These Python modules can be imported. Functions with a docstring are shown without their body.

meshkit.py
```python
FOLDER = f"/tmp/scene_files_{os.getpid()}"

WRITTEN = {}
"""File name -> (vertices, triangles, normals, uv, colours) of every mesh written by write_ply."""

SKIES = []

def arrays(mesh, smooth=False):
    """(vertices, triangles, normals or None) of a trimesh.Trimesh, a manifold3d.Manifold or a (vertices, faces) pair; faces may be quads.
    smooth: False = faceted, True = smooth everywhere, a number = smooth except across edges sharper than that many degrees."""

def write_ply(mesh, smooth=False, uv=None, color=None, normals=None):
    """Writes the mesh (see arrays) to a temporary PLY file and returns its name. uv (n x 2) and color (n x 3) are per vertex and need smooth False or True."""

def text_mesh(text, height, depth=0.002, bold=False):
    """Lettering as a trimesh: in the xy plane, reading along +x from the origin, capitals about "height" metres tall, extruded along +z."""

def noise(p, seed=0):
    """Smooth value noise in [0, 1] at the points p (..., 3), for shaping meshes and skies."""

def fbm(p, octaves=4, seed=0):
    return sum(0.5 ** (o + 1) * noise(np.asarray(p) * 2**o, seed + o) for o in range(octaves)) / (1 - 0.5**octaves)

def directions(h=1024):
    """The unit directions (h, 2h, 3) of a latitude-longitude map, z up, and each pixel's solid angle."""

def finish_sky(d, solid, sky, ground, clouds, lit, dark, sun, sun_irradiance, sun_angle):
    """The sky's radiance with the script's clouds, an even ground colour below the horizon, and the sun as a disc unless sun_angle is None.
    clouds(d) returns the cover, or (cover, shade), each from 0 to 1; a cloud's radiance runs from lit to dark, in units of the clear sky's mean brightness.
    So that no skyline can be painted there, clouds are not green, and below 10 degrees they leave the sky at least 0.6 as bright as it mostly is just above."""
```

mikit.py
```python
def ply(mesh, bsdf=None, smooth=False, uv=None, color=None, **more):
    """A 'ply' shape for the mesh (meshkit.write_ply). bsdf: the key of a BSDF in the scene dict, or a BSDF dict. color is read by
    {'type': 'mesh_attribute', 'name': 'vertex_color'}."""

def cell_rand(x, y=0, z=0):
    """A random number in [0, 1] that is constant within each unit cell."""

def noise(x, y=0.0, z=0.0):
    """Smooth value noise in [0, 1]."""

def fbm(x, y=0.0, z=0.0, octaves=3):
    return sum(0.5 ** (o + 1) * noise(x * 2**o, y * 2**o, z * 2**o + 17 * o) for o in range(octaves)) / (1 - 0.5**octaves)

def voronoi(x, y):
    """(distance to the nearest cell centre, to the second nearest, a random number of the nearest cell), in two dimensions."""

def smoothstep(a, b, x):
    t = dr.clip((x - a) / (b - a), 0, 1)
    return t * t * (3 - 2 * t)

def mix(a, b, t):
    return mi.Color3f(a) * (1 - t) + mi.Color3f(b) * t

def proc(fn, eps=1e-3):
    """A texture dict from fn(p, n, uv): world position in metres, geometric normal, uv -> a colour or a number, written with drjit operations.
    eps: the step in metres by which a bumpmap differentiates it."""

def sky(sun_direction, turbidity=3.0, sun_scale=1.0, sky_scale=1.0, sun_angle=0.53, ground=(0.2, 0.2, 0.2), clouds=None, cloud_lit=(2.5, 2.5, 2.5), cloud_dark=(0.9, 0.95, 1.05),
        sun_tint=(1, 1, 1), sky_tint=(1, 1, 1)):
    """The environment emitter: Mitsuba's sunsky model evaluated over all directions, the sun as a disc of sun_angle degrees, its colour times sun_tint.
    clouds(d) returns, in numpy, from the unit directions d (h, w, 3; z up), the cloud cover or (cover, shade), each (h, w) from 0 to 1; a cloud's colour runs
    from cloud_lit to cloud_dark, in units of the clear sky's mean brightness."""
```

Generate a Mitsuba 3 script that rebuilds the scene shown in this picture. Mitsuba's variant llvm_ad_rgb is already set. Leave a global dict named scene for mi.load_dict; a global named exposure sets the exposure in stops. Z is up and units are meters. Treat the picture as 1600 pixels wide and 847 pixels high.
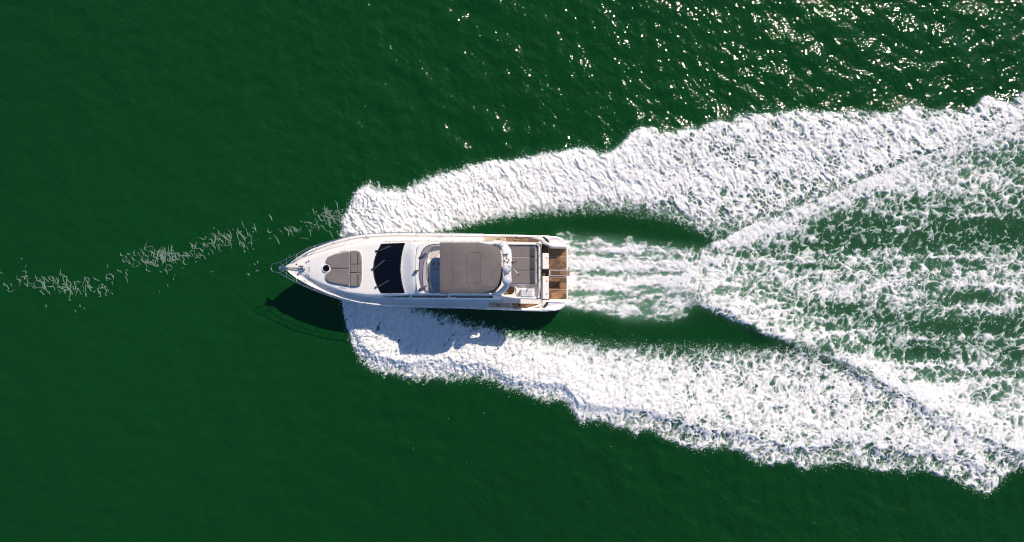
import math
import numpy as np
import trimesh
import mitsuba as mi
import drjit as dr
import mikit
import meshkit
from scipy.spatial import cKDTree
from scipy.ndimage import gaussian_filter
from shapely.geometry import Polygon

T = mi.ScalarTransform4f
scene, labels = {}, {}

# ------------------------------------------------------------------ camera, sky, exposure
CAM_H, FOV, TILT = 46.0, 66.0, math.radians(3.0)        # a drone 46 m up, almost straight down
FWD = np.array([0, math.sin(TILT), -math.cos(TILT)])
UP = np.array([0, math.cos(TILT), math.sin(TILT)])
CAM = np.array([0.0, 0.0, CAM_H])
scene['camera'] = {'type': 'perspective', 'fov': FOV, 'fov_axis': 'x', 'near_clip': 0.5, 'far_clip': 9000.0,
                   'to_world': T().look_at(origin=CAM.tolist(), target=(CAM + FWD).tolist(), up=UP.tolist())}
SUN = (0.566, 0.70, 1.0)
scene['sky'] = mikit.sky(SUN, turbidity=3, sun_tint=(0.95, 1.0, 1.12), sky_tint=(0.78, 0.89, 1.06))
exposure = 1.5

# ------------------------------------------------------------------ helpers
FOC = 800.0 / math.tan(math.radians(FOV / 2))


def at(x, y, z):
    """Plan survey units (1/29 m or so, x aft, y to port) at a height z in metres -> metres."""
    x, y, z = np.broadcast_arrays(*[np.asarray(v, float) for v in (x, y, z)])
    d = ((x - 800) / FOC)[..., None] * np.array([1.0, 0, 0]) + ((423.5 - y) / FOC)[..., None] * UP + FWD
    t = (z - CAM_H) / d[..., 2]
    return CAM + d * t[..., None]


def sstep(a, b, x):
    t = np.clip((x - a) / (b - a), 0, 1)
    return t * t * (3 - 2 * t)


def fbm2(x, y, octaves=4, seed=0):
    return meshkit.fbm(np.stack([x, y, np.full_like(x, 0.37)], -1), octaves, seed)


def noi2(x, y, seed=0):
    return meshkit.noise(np.stack([x, y, np.full_like(x, 0.37)], -1), seed)


COUNT = {}


def numbered(key):
    n = COUNT.get(key, 0)
    COUNT[key] = n + 1
    return key if n == 0 else f'{key}_{n:03d}'


def part(parent, name, mesh, mat, smooth=35, label=None):
    key = numbered(f'{parent}__{name}')
    scene[key] = mikit.ply(mesh, mat, smooth=smooth)
    if label:
        labels[key] = {'label': label}
    return key


def cat(*ms):
    return trimesh.util.concatenate([m for m in ms])


def loft(st, closed=False, cap=False):
    st = np.asarray(st, float)
    n, m, _ = st.shape
    v = st.reshape(-1, 3)
    i, j = np.meshgrid(np.arange(n - 1), np.arange(m if closed else m - 1), indexing='ij')
    a, b = i * m + j, i * m + (j + 1) % m
    q = np.stack([a, b, b + m, a + m], -1).reshape(-1, 4)
    f = [q[:, [0, 1, 2]], q[:, [0, 2, 3]]]
    if cap:
        for k in (0, n - 1):
            c = len(v)
            v = np.vstack([v, st[k].mean(0)])
            r = k * m + np.arange(m)
            r2 = np.roll(r, -1)
            f.append(np.stack([r, r2, np.full(m, c)], 1)[:, ::(1 if k else -1)])
    return trimesh.Trimesh(v, np.vstack(f), process=False)


def smooth_path(p, n=6):
    p = np.asarray(p, float)
    if len(p) < 3:
        return p
    q = np.vstack([2 * p[0] - p[1], p, 2 * p[-1] - p[-2]])
    out = []
    for k in range(1, len(q) - 2):
        for t in np.linspace(0, 1, n, endpoint=False):
            a, b, c, d = q[k - 1:k + 3]
            out.append(0.5 * (2 * b + (c - a) * t + (2 * a - 5 * b + 4 * c - d) * t * t + (3 * b - a - 3 * c + d) * t ** 3))
    return np.vstack([out, p[-1:]])


def tube(p, r, sides=8, curve=0):
    p = smooth_path(p, curve) if curve else np.asarray(p, float)
    t = np.gradient(p, axis=0)
    t /= np.linalg.norm(t, axis=1, keepdims=True) + 1e-12
    a = np.cross(t, np.where(np.abs(t[:, 2:]) < 0.9, [0, 0, 1.0], [1.0, 0, 0]))
    a /= np.linalg.norm(a, axis=1, keepdims=True) + 1e-12
    b = np.cross(t, a)
    ang = np.arange(sides) * 2 * np.pi / sides
    r = np.broadcast_to(r, (len(p),))[:, None, None]
    return loft(p[:, None] + r * (np.cos(ang)[None, :, None] * a[:, None] + np.sin(ang)[None, :, None] * b[:, None]), closed=True, cap=True)


def resample(ring, step):
    ring = np.vstack([ring, ring[:1]])
    out = []
    for a, b in zip(ring[:-1], ring[1:]):
        n = max(1, int(np.ceil(np.linalg.norm(b - a) / step)))
        out += [a + (b - a) * k / n for k in range(n)]
    return np.array(out)


def pad(pts, z1, thick, r=0.03, corner=0.0, hole=None, zfn=None, is_world=False):
    """A plan outline as a solid with a rounded upper edge; z1 is its top."""
    w = np.asarray(pts, float) if is_world else at(*np.asarray(pts, float).T, z1)[:, :2]
    pg = Polygon(w)
    if corner:
        pg = pg.buffer(-min(corner, 0.45 * min(np.ptp(w, axis=0)))).buffer(min(corner, 0.45 * min(np.ptp(w, axis=0))), quad_segs=6)
    pg = max(getattr(pg, 'geoms', [pg]), key=lambda g: g.area)
    ring = np.array(pg.simplify(0.003).exterior.coords)[:-1]
    if Polygon(ring).exterior.is_ccw is False:
        ring = ring[::-1]
    ring = resample(ring, 0.25)
    e = np.roll(ring, -1, 0) - ring
    e /= np.linalg.norm(e, axis=1, keepdims=True) + 1e-12
    nrm = np.stack([e[:, 1], -e[:, 0]], 1)
    k = nrm + np.roll(nrm, 1, 0)
    k /= np.maximum((k * k).sum(1, keepdims=True) / 2, 0.5)
    rings = [(ring, z1 - thick)]
    for th in np.linspace(0, np.pi / 2, 4):
        rings.append((ring - k * r * (1 - math.cos(th)), z1 - r * (1 - math.sin(th))))
    st = np.array([np.column_stack([p, np.full(len(p), z)]) for p, z in rings])
    body = loft(st, closed=True)
    top = Polygon(st[-1][:, :2]).buffer(0)
    if hole is not None:
        top = top.difference(Polygon(hole))
    meshes = [body]
    for g in getattr(top, 'geoms', [top]):
        v2, f2 = trimesh.creation.triangulate_polygon(g, engine='earcut')
        meshes.append(trimesh.Trimesh(np.column_stack([v2, np.full(len(v2), z1)]), f2, process=False))
    m = cat(*meshes)
    if zfn is not None:
        v = np.array(m.vertices)
        v[:, 2] += zfn(v[:, 0], v[:, 1])
        m.vertices = v
    return m


def box(x0, x1, y0, y1, z1, thick, r=0.02, corner=0.0):
    return pad([(x0, y0), (x1, y0), (x1, y1), (x0, y1)], z1, thick, r, corner)


def lathe(x, y, z, prof, n=24):
    """prof: (radius, height above z) pairs."""
    c = at(x, y, z)
    ang = np.arange(n) * 2 * np.pi / n
    st = [np.column_stack([c[0] + rr * np.cos(ang), c[1] + rr * np.sin(ang), np.full(n, c[2] + h)]) for rr, h in prof]
    return loft(st, closed=True)


def dome_profile(r, h0, n=9):
    a = np.linspace(0, np.pi / 2, n)
    return [(0.55 * r, 0), (0.6 * r, 0.6 * h0), (r * 0.97, h0)] + [(max(r * math.cos(t), 0.001), h0 + r * 0.95 * math.sin(t)) for t in a]


# ------------------------------------------------------------------ materials
def mat(key, color, rough=0.5, metallic=0.0, spec=0.5, clear=0.0, bump=None, scale=0.0, eps=2e-3, sheen=0.0):
    b = {'type': 'principled', 'base_color': color if isinstance(color, dict) else {'type': 'rgb', 'value': list(color)},
         'roughness': rough, 'metallic': metallic, 'specular': spec}
    if clear:
        b['clearcoat'], b['clearcoat_gloss'] = clear, 0.9
    if sheen:
        b['sheen'] = sheen
    if bump is not None:
        b = {'type': 'bumpmap', 'arbitrary': mikit.proc(bump, eps), 'scale': scale, 'bsdf': b}
    scene[key] = {'type': 'twosided', 'bsdf': b}


def gel(p, n, uv):
    g = mikit.fbm(p.x * 1.7, p.y * 2.3, p.z * 2.0, 4)
    s = mikit.smoothstep(0.5, 0.8, mikit.fbm(p.x * 0.9 + 5, p.y * 7.0, p.z * 3.0, 3))
    return mikit.mix((0.88, 0.855, 0.82), (0.82, 0.79, 0.75), g * 0.5 + 0.25 * s)


def nonskid(p, n, uv):
    c = mikit.fbm(p.x * 3, p.y * 3, 0, 4)
    k = mikit.noise(p.x * 30, p.y * 30)
    return mikit.mix((0.84, 0.80, 0.745), (0.76, 0.72, 0.66), c * 0.6 + 0.2 * k)


def fabric(p, n, uv):
    c = mikit.fbm(p.x * 2.2, p.y * 2.2, p.z, 5)
    k = mikit.noise(p.x * 60, p.y * 60)
    return mikit.mix((0.180, 0.157, 0.149), (0.235, 0.207, 0.198), c * 0.8 + 0.2 * k)


def canvas(p, n, uv):
    c = mikit.fbm(p.x * 1.3, p.y * 2.0, 3, 5)
    return mikit.mix((0.132, 0.115, 0.110), (0.185, 0.163, 0.157), c)


def canvas_bump(p, n, uv):
    return mikit.fbm(p.x * 1.6, p.y * 2.4, 1, 3) + 0.12 * mikit.fbm(p.x * 12, p.y * 5, 1, 2)


def teak(p, n, uv):
    row = p.y / 0.052
    cell = dr.floor(row)
    fr = row - cell
    g = mikit.fbm(p.x * 2.2 + 13 * cell, row * 2.0, 0, 4)
    fine = mikit.noise(p.x * 9, row * 9)
    base = mikit.mix((0.36, 0.205, 0.095), (0.21, 0.105, 0.045), g * 0.85 + 0.25 * (mikit.cell_rand(cell) - 0.5) + 0.2 * fine)
    wear = mikit.smoothstep(0.46, 0.60, mikit.fbm(p.x * 1.6, p.y * 2.2, 4, 5))
    base = mikit.mix(base, (0.06, 0.032, 0.018), wear * 0.75)
    seam = mikit.smoothstep(0.44, 0.47, dr.abs(fr - 0.5))
    return mikit.mix(base, (0.02, 0.017, 0.015), seam * 0.85)


mat('gelcoat', mikit.proc(gel), rough=0.22, spec=0.5, clear=0.4)
mat('nonskid_gelcoat', mikit.proc(nonskid), rough=0.6)
mat('cushion_fabric', mikit.proc(fabric), rough=0.85, sheen=0.3, bump=lambda p, n, uv: mikit.fbm(p.x * 5, p.y * 5, p.z * 5, 3), scale=0.012)
mat('canvas', mikit.proc(canvas), rough=0.85, sheen=0.2, bump=canvas_bump, scale=0.035)
mat('teak_wood', mikit.proc(teak), rough=0.55)
mat('smoked_glass', (0.003, 0.004, 0.008), rough=0.06, spec=0.25)
mat('black_rubber', (0.018, 0.018, 0.02), rough=0.6)
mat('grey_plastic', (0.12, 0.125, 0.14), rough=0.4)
mat('pale_grey_plastic', (0.45, 0.45, 0.46), rough=0.4)
mat('steel', (0.62, 0.62, 0.64), rough=0.2, metallic=1.0)
mat('dome_white', (0.64, 0.63, 0.66), rough=0.3)
mat('navy_infill', (0.016, 0.02, 0.035), rough=0.85)
mat('rope', (0.42, 0.36, 0.26), rough=0.9)
mat('piping', (0.55, 0.53, 0.50), rough=0.8)
mat('seam_dark', (0.045, 0.038, 0.034), rough=0.9)
mat('red_cloth', (0.10, 0.03, 0.022), rough=0.9)
mat('locker_dark', (0.02, 0.024, 0.032), rough=0.5)
mat('sunlit_teak', (0.50, 0.40, 0.28), rough=0.5)  # side-deck teak made paler, with the sunlight put into its colour
scene['tinted_acrylic'] = {'type': 'thindielectric', 'int_ior': 1.3, 'specular_transmittance': {'type': 'rgb', 'value': [0.62, 0.60, 0.68]}}


scene['foam'] = {'type': 'twosided', 'bsdf': {'type': 'diffuse', 'reflectance': {'type': 'mesh_attribute', 'name': 'vertex_color'}}}
scene['thin_foam'] = {'type': 'twosided', 'bsdf': {'type': 'diffuse', 'reflectance': {'type': 'rgb', 'value': [0.19, 0.27, 0.22]}}}


def wavelets(p, n, uv):
    h = mi.Float(0)
    for a, kx, ky, q in zip(*WAVELETS):
        h += a * dr.sin(kx * p.x + ky * p.y + q)
    return h * (0.35 + 1.3 * mikit.noise(p.x * 0.7, p.y * 1.1))


_r = np.random.default_rng(11)
_l, _t = np.exp(_r.uniform(np.log(0.15), np.log(0.36), 26)), np.radians(60) + _r.normal(0, 1.0, 26)
WAVELETS = [list(map(float, v)) for v in (0.075 * math.sqrt(2 / 26) * _l / 6.283, 6.283 / _l * np.cos(_t), 6.283 / _l * np.sin(_t), _r.uniform(0, 6.28, 26))]
scene['sea_water'] = {'type': 'twosided', 'bsdf': {'type': 'bumpmap', 'arbitrary': mikit.proc(wavelets, 4e-3), 'scale': 1.0, 'bsdf': {
    'type': 'principled', 'base_color': {'type': 'mesh_attribute', 'name': 'vertex_color'}, 'roughness': 0.10, 'eta': 1.33}}}

# ------------------------------------------------------------------ sea: waves, bow wave, wake
rng = np.random.default_rng(7)
NW = 90
lam = np.exp(rng.uniform(np.log(0.22), np.log(3.0), NW))
ang = np.radians(60) + rng.normal(0, 0.9, NW)
kk = 2 * np.pi / lam
slope = 0.15 * np.where(lam < 1.2, 1.0, 0.75)
amp = slope * np.sqrt(2.0 / NW) / kk
ph = rng.uniform(0, 2 * np.pi, NW)


def sea_line(pts):
    w = at(*np.asarray(pts, float).T, 0.0)
    return w[:, 0], w[:, 1]


UP_OUT = sea_line([(500, 372), (527, 352), (540, 325), (560, 292), (575, 283), (600, 292), (630, 293), (665, 275), (700, 268), (740, 253), (770, 246), (800, 245), (850, 232), (900, 225), (955, 228),
                   (985, 205), (1030, 195), (1090, 195), (1120, 183), (1180, 175), (1220, 168), (1270, 172), (1350, 178), (1385, 172), (1415, 158), (1440, 167), (1500, 165), (1545, 148), (1600, 139), (1760, 105)])
UP_IN = sea_line([(500, 375), (600, 384), (690, 366), (740, 352), (780, 343), (850, 338), (900, 336), (950, 335), (1000, 343), (1060, 352), (1110, 374), (1180, 358), (1250, 332), (1324, 302), (1400, 268), (1500, 230), (1600, 195), (1760, 140)])
LO_OUT = sea_line([(510, 455), (531, 475), (540, 512), (550, 545), (562, 568), (585, 587), (610, 591), (640, 598), (680, 597), (720, 600), (760, 603), (800, 620), (850, 633), (880, 632), (905, 660), (960, 671), (1010, 675),
                   (1060, 691), (1100, 702), (1150, 707), (1200, 720), (1250, 731), (1290, 725), (1330, 718), (1380, 736), (1440, 729), (1500, 745), (1540, 768), (1570, 741), (1600, 728), (1760, 770)])
LO_IN = sea_line([(510, 450), (600, 462), (650, 477), (690, 492), (740, 506), (790, 517), (850, 522), (900, 525), (950, 525), (1000, 530), (1050, 530), (1100, 533), (1150, 538), (1230, 534), (1320, 560), (1400, 602), (1500, 656), (1600, 702), (1760, 776)])
V_UP = sea_line([(1060, 410), (1085, 396), (1110, 382), (1180, 348), (1250, 321), (1324, 290), (1400, 256), (1500, 218), (1600, 183), (1760, 125)])
VEIL = sea_line([(1060, 415), (1120, 398), (1200, 362), (1270, 338), (1350, 322), (1430, 306), (1530, 298), (1600, 292), (1760, 286)])
V_LO = sea_line([(1060, 450), (1090, 470), (1130, 486), (1180, 507), (1250, 537), (1320, 563), (1400, 606), (1500, 660), (1600, 706), (1760, 780)])


ROW = np.array([(270, .58), (292, .54), (305, .42), (318, .44), (350, .42), (384, .45), (395, .60), (408, .66), (418, .46), (428, .60), (437, .48), (446, .62), (457, .48), (476, .47), (500, .43), (514, .45), (525, .66), (535, .50), (546, .36), (557, .42), (572, .66), (600, .70), (720, .72)])
ROW_Y, ROW_D = -at(1350, ROW[:, 0], 0.0)[:, 1], ROW[:, 1]


def line(c, X):
    return np.interp(X, c[0], c[1])


X_BOW = at(528, 420, 0)[0]
X_V = at(1075, 420, 0)[0]
X_STERN = at(885, 425, 0)[0]
Y_AX = at(950, 425, 0)[1]
X_END = at(1600, 425, 0)[0]


def gauss(x, s):
    return np.exp(-(x / s) ** 2)


def swell(X, Y):
    """Height of the water in metres, and how much of the open-sea ripple is left."""
    z = np.zeros_like(X)
    yo, yl = line(UP_OUT, X), line(LO_OUT, X)
    g = sstep(X_BOW - 0.3, X_BOW + 2.5, X) * np.exp(-np.maximum(X - X_BOW, 0) / 45)
    wob = (fbm2(X * 0.5, Y * 0.5, 3, 5) - 0.5)
    for o, s, inset in ((yo, 1, 1.0), (yl, -1, 1.3)):
        d = (o - Y) * s                         # metres inside the outer edge
        crest = inset + 0.6 * wob
        z += g * 0.42 * np.where(d > crest, gauss(d - crest, 2.0), gauss(d - crest, 0.75 if s > 0 else 0.42))
    gv = sstep(X_V - 1.5, X_V + 2.5, X)
    kink = 0.9 * (fbm2(X * 0.55, Y * 0.2, 4, 6) - 0.5) + 0.5 * (fbm2(X * 1.7, Y * 1.7, 2, 16) - 0.5)
    fall = np.exp(-np.maximum(X - X_V, 0) / 40)
    d = Y - line(V_LO, X) + kink
    z += gv * 0.40 * np.where(d > 0, gauss(d, 1.6), gauss(d, 0.62)) * fall * (0.75 + 0.5 * noi2(X * 0.8, Y * 0.3, 26))
    d = line(V_UP, X) - Y + kink
    z += gv * 0.32 * np.where(d > 0, gauss(d, 1.6), gauss(d, 1.0)) * fall
    # hollow behind the transom
    z -= 0.25 * gauss(Y - Y_AX, 2.0) * sstep(X_STERN - 3, X_STERN, X) * (1 - sstep(X_STERN + 2, X_V, X))
    inside = sstep(0, 1.5, np.minimum(yo - Y, Y - yl)) * sstep(X_BOW, X_BOW + 3, X)
    return z, 1 - 0.55 * inside


def ripples(X, Y):
    h = np.zeros_like(X)
    for a, k, t, p in zip(amp, kk, ang, ph):
        h += a * np.sin(k * (math.cos(t) * X + math.sin(t) * Y) + p)
    breeze = 0.62 + 0.38 * sstep(-22, 6, X + 0.9 * Y)
    return h * (0.55 + 0.9 * fbm2(X * 0.16, Y * 0.22, 3, 77)) * breeze


def water_height(X, Y):
    s, left = swell(X, Y)
    far = 1 - sstep(34, 70, np.maximum(np.abs(X), np.abs(Y) * 1.6))
    return s + ripples(X, Y) * left * far


def worley(X, Y, cell, seed, warp=0.0):
    r = np.random.default_rng(seed)
    x0, x1, y0, y1 = X.min() - 2, X.max() + 2, Y.min() - 2, Y.max() + 2
    nx, ny = int((x1 - x0) / cell) + 1, int((y1 - y0) / cell) + 1
    gx, gy = np.meshgrid(np.arange(nx), np.arange(ny), indexing='ij')
    pts = np.stack([x0 + (gx + r.random(gx.shape)) * cell, y0 + (gy + r.random(gy.shape)) * cell], -1).reshape(-1, 2)
    keep = r.random(len(pts)) < 0.8
    d, _ = cKDTree(pts[keep]).query(np.stack([X.ravel(), Y.ravel()], 1), k=2, workers=4)
    return ((d[:, 1] - d[:, 0]) / cell).reshape(X.shape)


def stroke(X, Y, pts, w0, w1):
    """1 on a plan polyline, falling off across its width."""
    lx, ly = sea_line(pts)
    t = np.clip((X - lx[0]) / (lx[-1] - lx[0]), 0, 1)
    w = w0 + (w1 - w0) * t
    e = sstep(lx[0] - 0.3, lx[0] + 0.2, X) * (1 - sstep(lx[-1] - 1.5, lx[-1] + 1.0, X))
    return np.exp(-np.abs((Y - np.interp(X, lx, ly)) / w) ** (4 if w0 > 2 else 2)) * e


def foam_density(X, Y):
    """How much of the water is covered (0 to 1) in the three foam fields: bow wave to starboard, bow wave to port, stern wake."""
    yo, yi, lo, li = (line(c, X) for c in (UP_OUT, UP_IN, LO_OUT, LO_IN))
    vu, vl = line(V_UP, X), line(V_LO, X)
    prog = np.clip((X - X_BOW) / (X_END - X_BOW), 0, 1)
    lob = (fbm2(X * 0.75, Y * 0.75, 3, 21) - 0.5) * (0.6 + 1.5 * prog)
    bow_start = sstep(-0.35, 0.45, X - X_BOW - 1.1 * (fbm2(X * 1.5, Y * 1.5, 3, 23) - 0.5) - 0.12)
    vmask = sstep(-1.2, 1.6, X - X_V + 4.0 * (fbm2(X * 0.8, Y * 1.6, 3, 37) - 0.5))
    # starboard bow wave
    b, a = yo - Y + lob, Y - yi
    fray = 0.9 * (1 - sstep(0.1, 0.5, prog))
    up = sstep(-0.12 - 0.35 * fray, 0.35 + 0.8 * fray, b) * sstep(-0.75, 0.9 + 0.5 * (1 - vmask) + 0.35 * sstep(0.22, 0.4, prog) * (1 - sstep(0.62, 0.85, prog)), a) * bow_start
    up *= 0.90 + 0.24 * gauss(b - 1.8, 1.9) - 0.06 * prog
    thin = gauss(b - 0.25, 0.3) * (fbm2(X * 0.6, Y * 0.6, 2, 31) > 0.47)
    up -= 0.30 * thin * sstep(0.1, 0.3, prog)
    churn = 0.62 * (fbm2(X * 0.42, Y * 0.75, 4, 33) - 0.5) * sstep(0.12, 0.4, prog)
    up = up * (1 + churn)
    # port bow wave, its apron spreading in rounded lobes
    billow = (0.45 - np.abs(2 * noi2(X * 0.62, Y * 0.62, 24) - 1)) + 0.5 * (0.45 - np.abs(2 * noi2(X * 1.5, Y * 1.5, 25) - 1))
    b2, a2 = Y - lo + 0.5 * lob + 0.75 * billow * sstep(0.25, 0.55, prog), li - Y
    pt = sstep(-0.12 - 0.35 * fray, 0.35 + 0.9 * fray, b2) * sstep(-0.75, 0.9 + 0.5 * (1 - vmask) + 0.9 * sstep(0.22, 0.4, prog) * (1 - sstep(0.62, 0.85, prog)), a2) * bow_start
    pt *= 0.92 + 0.2 * gauss(b2 - 2.8, 1.9) - 0.05 * prog
    pt -= 0.26 * gauss(b2 - 0.6, 0.55) * sstep(0.10, 0.25, prog)
    pt = pt * (1 + churn)
    # stern wake
    inside = vmask * sstep(-0.1, 0.5, vu - Y + 0.25) * sstep(-0.1, 0.5, Y - vl + 0.55)
    # rows of churned water run straight aft between the two arms
    wav = 0.5 * (fbm2(X * 0.16, Y * 0.5, 3, 8) - 0.5) + 0.22 * (fbm2(X * 0.7, Y * 0.9, 2, 18) - 0.5)
    mid = np.interp(-(Y + wav), ROW_Y, ROW_D)
    patch = 0.45 * (fbm2(X * 0.30, Y * 1.1, 4, 12) - 0.5) + 0.50 * (fbm2(X * 0.07, Y * 1.3, 3, 13) - 0.5)
    mid = mid + patch
    near = 1 - sstep(X_V + 1.5, X_V + 7, X)
    mid = mid * (1 - near) + near * (0.70 + 0.8 * patch)
    veil = sstep(-0.5, 0.9, Y - line(VEIL, X) + wav)
    mid = np.maximum(mid, veil * (0.67 + 0.4 * patch) * (1 - 0.12 * sstep(X_V + 9, X_V + 16, X)))
    edge_u = 0.34 * gauss(vu - Y - 0.5, 0.9) * (0.6 + 0.8 * noi2(X * 0.9, Y * 0.9, 19))
    edge_l = 0.30 * gauss(Y - vl - 0.4, 1.0)
    st = inside * np.clip(mid + edge_u + edge_l, 0, 1)
    for pts, w0, w1, s in (([(868, 379), (940, 381), (1000, 390), (1070, 402), (1120, 412)], 0.42, 0.95, 0.68), ([(868, 404), (940, 408), (1000, 413), (1060, 418), (1120, 421)], 0.18, 0.55, 0.95),
                           ([(868, 441), (940, 444), (1000, 438), (1060, 430), (1120, 426)], 0.28, 0.55, 0.98), ([(868, 472), (930, 477), (980, 488), (1040, 484), (1100, 468)], 0.36, 0.95, 0.68),
                           ([(866, 424), (960, 427), (1090, 428), (1180, 430)], 2.2, 1.3, 0.93),
                           ([(1040, 420), (1100, 424), (1180, 428), (1260, 430)], 1.1, 0.9, 0.78), ([(1080, 455), (1200, 462), (1350, 455), (1500, 450)], 0.6, 0.8, 0.62), ([(1100, 402), (1250, 402), (1450, 404), (1760, 406)], 0.3, 0.35, 0.6)):
        st = np.maximum(st, s * stroke(X, Y, pts, w0, w1) + 0.18 * patch)
    for pts, s in (([(880, 395), (955, 397)], 0.34), ([(880, 425), (1000, 427), (1075, 428)], 0.30), ([(880, 458), (980, 459), (1075, 452)], 0.34)):
        st -= s * stroke(X, Y, pts, 0.17, 0.22)
    st *= sstep(X_STERN - 1.2, X_STERN - 0.6, X)
    return np.clip(up, 0, 1), np.clip(pt, 0, 1), np.clip(st, 0, 1)


# foam first (its cover also makes the water under it milky)
G = 0.04
fx = np.arange(at(505, 420, 0)[0], 33.5, G)
fy = np.arange(at(800, 800, 0)[1], at(800, 100, 0)[1], G)
FX, FY = np.meshgrid(fx, fy, indexing='ij')
d_up, d_pt, d_st = foam_density(FX, FY)
DENS = np.maximum(np.maximum(d_up, d_pt), d_st)
side = np.where(FY > Y_AX, 1.0, -1.0)
W1, W2 = (fbm2(FX * 1.3, FY * 1.3, 3, q) - 0.5 for q in (41, 42))
W3, W4 = (fbm2(FX * 4.2, FY * 4.2, 2, q) - 0.5 for q in (43, 44))
wx, wy = FX + 0.75 * W1 + 0.16 * W3, FY + 0.75 * W2 + 0.16 * W4
# threads lean aft and outward on either side of the boat
su, sv = wx * 0.55 - side * wy * 0.83, wx * 0.83 + side * wy * 0.55
in_wake = sstep(0.0, 0.25, d_st - np.maximum(d_up, d_pt))
in_jet = in_wake * (1 - sstep(X_V - 2.5, X_V + 1.5, FX))
aft_u, aft_v = wy * 0.85 + wx * 0.3, wx * 0.62 - wy * 0.3


def ridge(x, y, seed, p=2.0):
    return (1 - np.abs(2 * noi2(x, y, seed) - 1)) ** p


norm = lambda q: (q - q.mean()) / q.std()
jet = norm(0.5 * ridge(FX * 0.5 + 0.2 * W1, FY * 1.9 + 0.5 * W2, 81, 1.5) + 0.5 * ridge(FX * 1.0 + W3, FY * 3.6 + W4, 82, 1.5) + 0.6 * noi2(FX * 2.6, FY * 7.0, 83) + 0.5 * noi2(FX * 6.0, FY * 10.0, 84))
old = np.maximum(sstep(0.15, 0.55, np.clip((FX - X_BOW) / (X_END - X_BOW), 0, 1)), in_wake)


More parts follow.
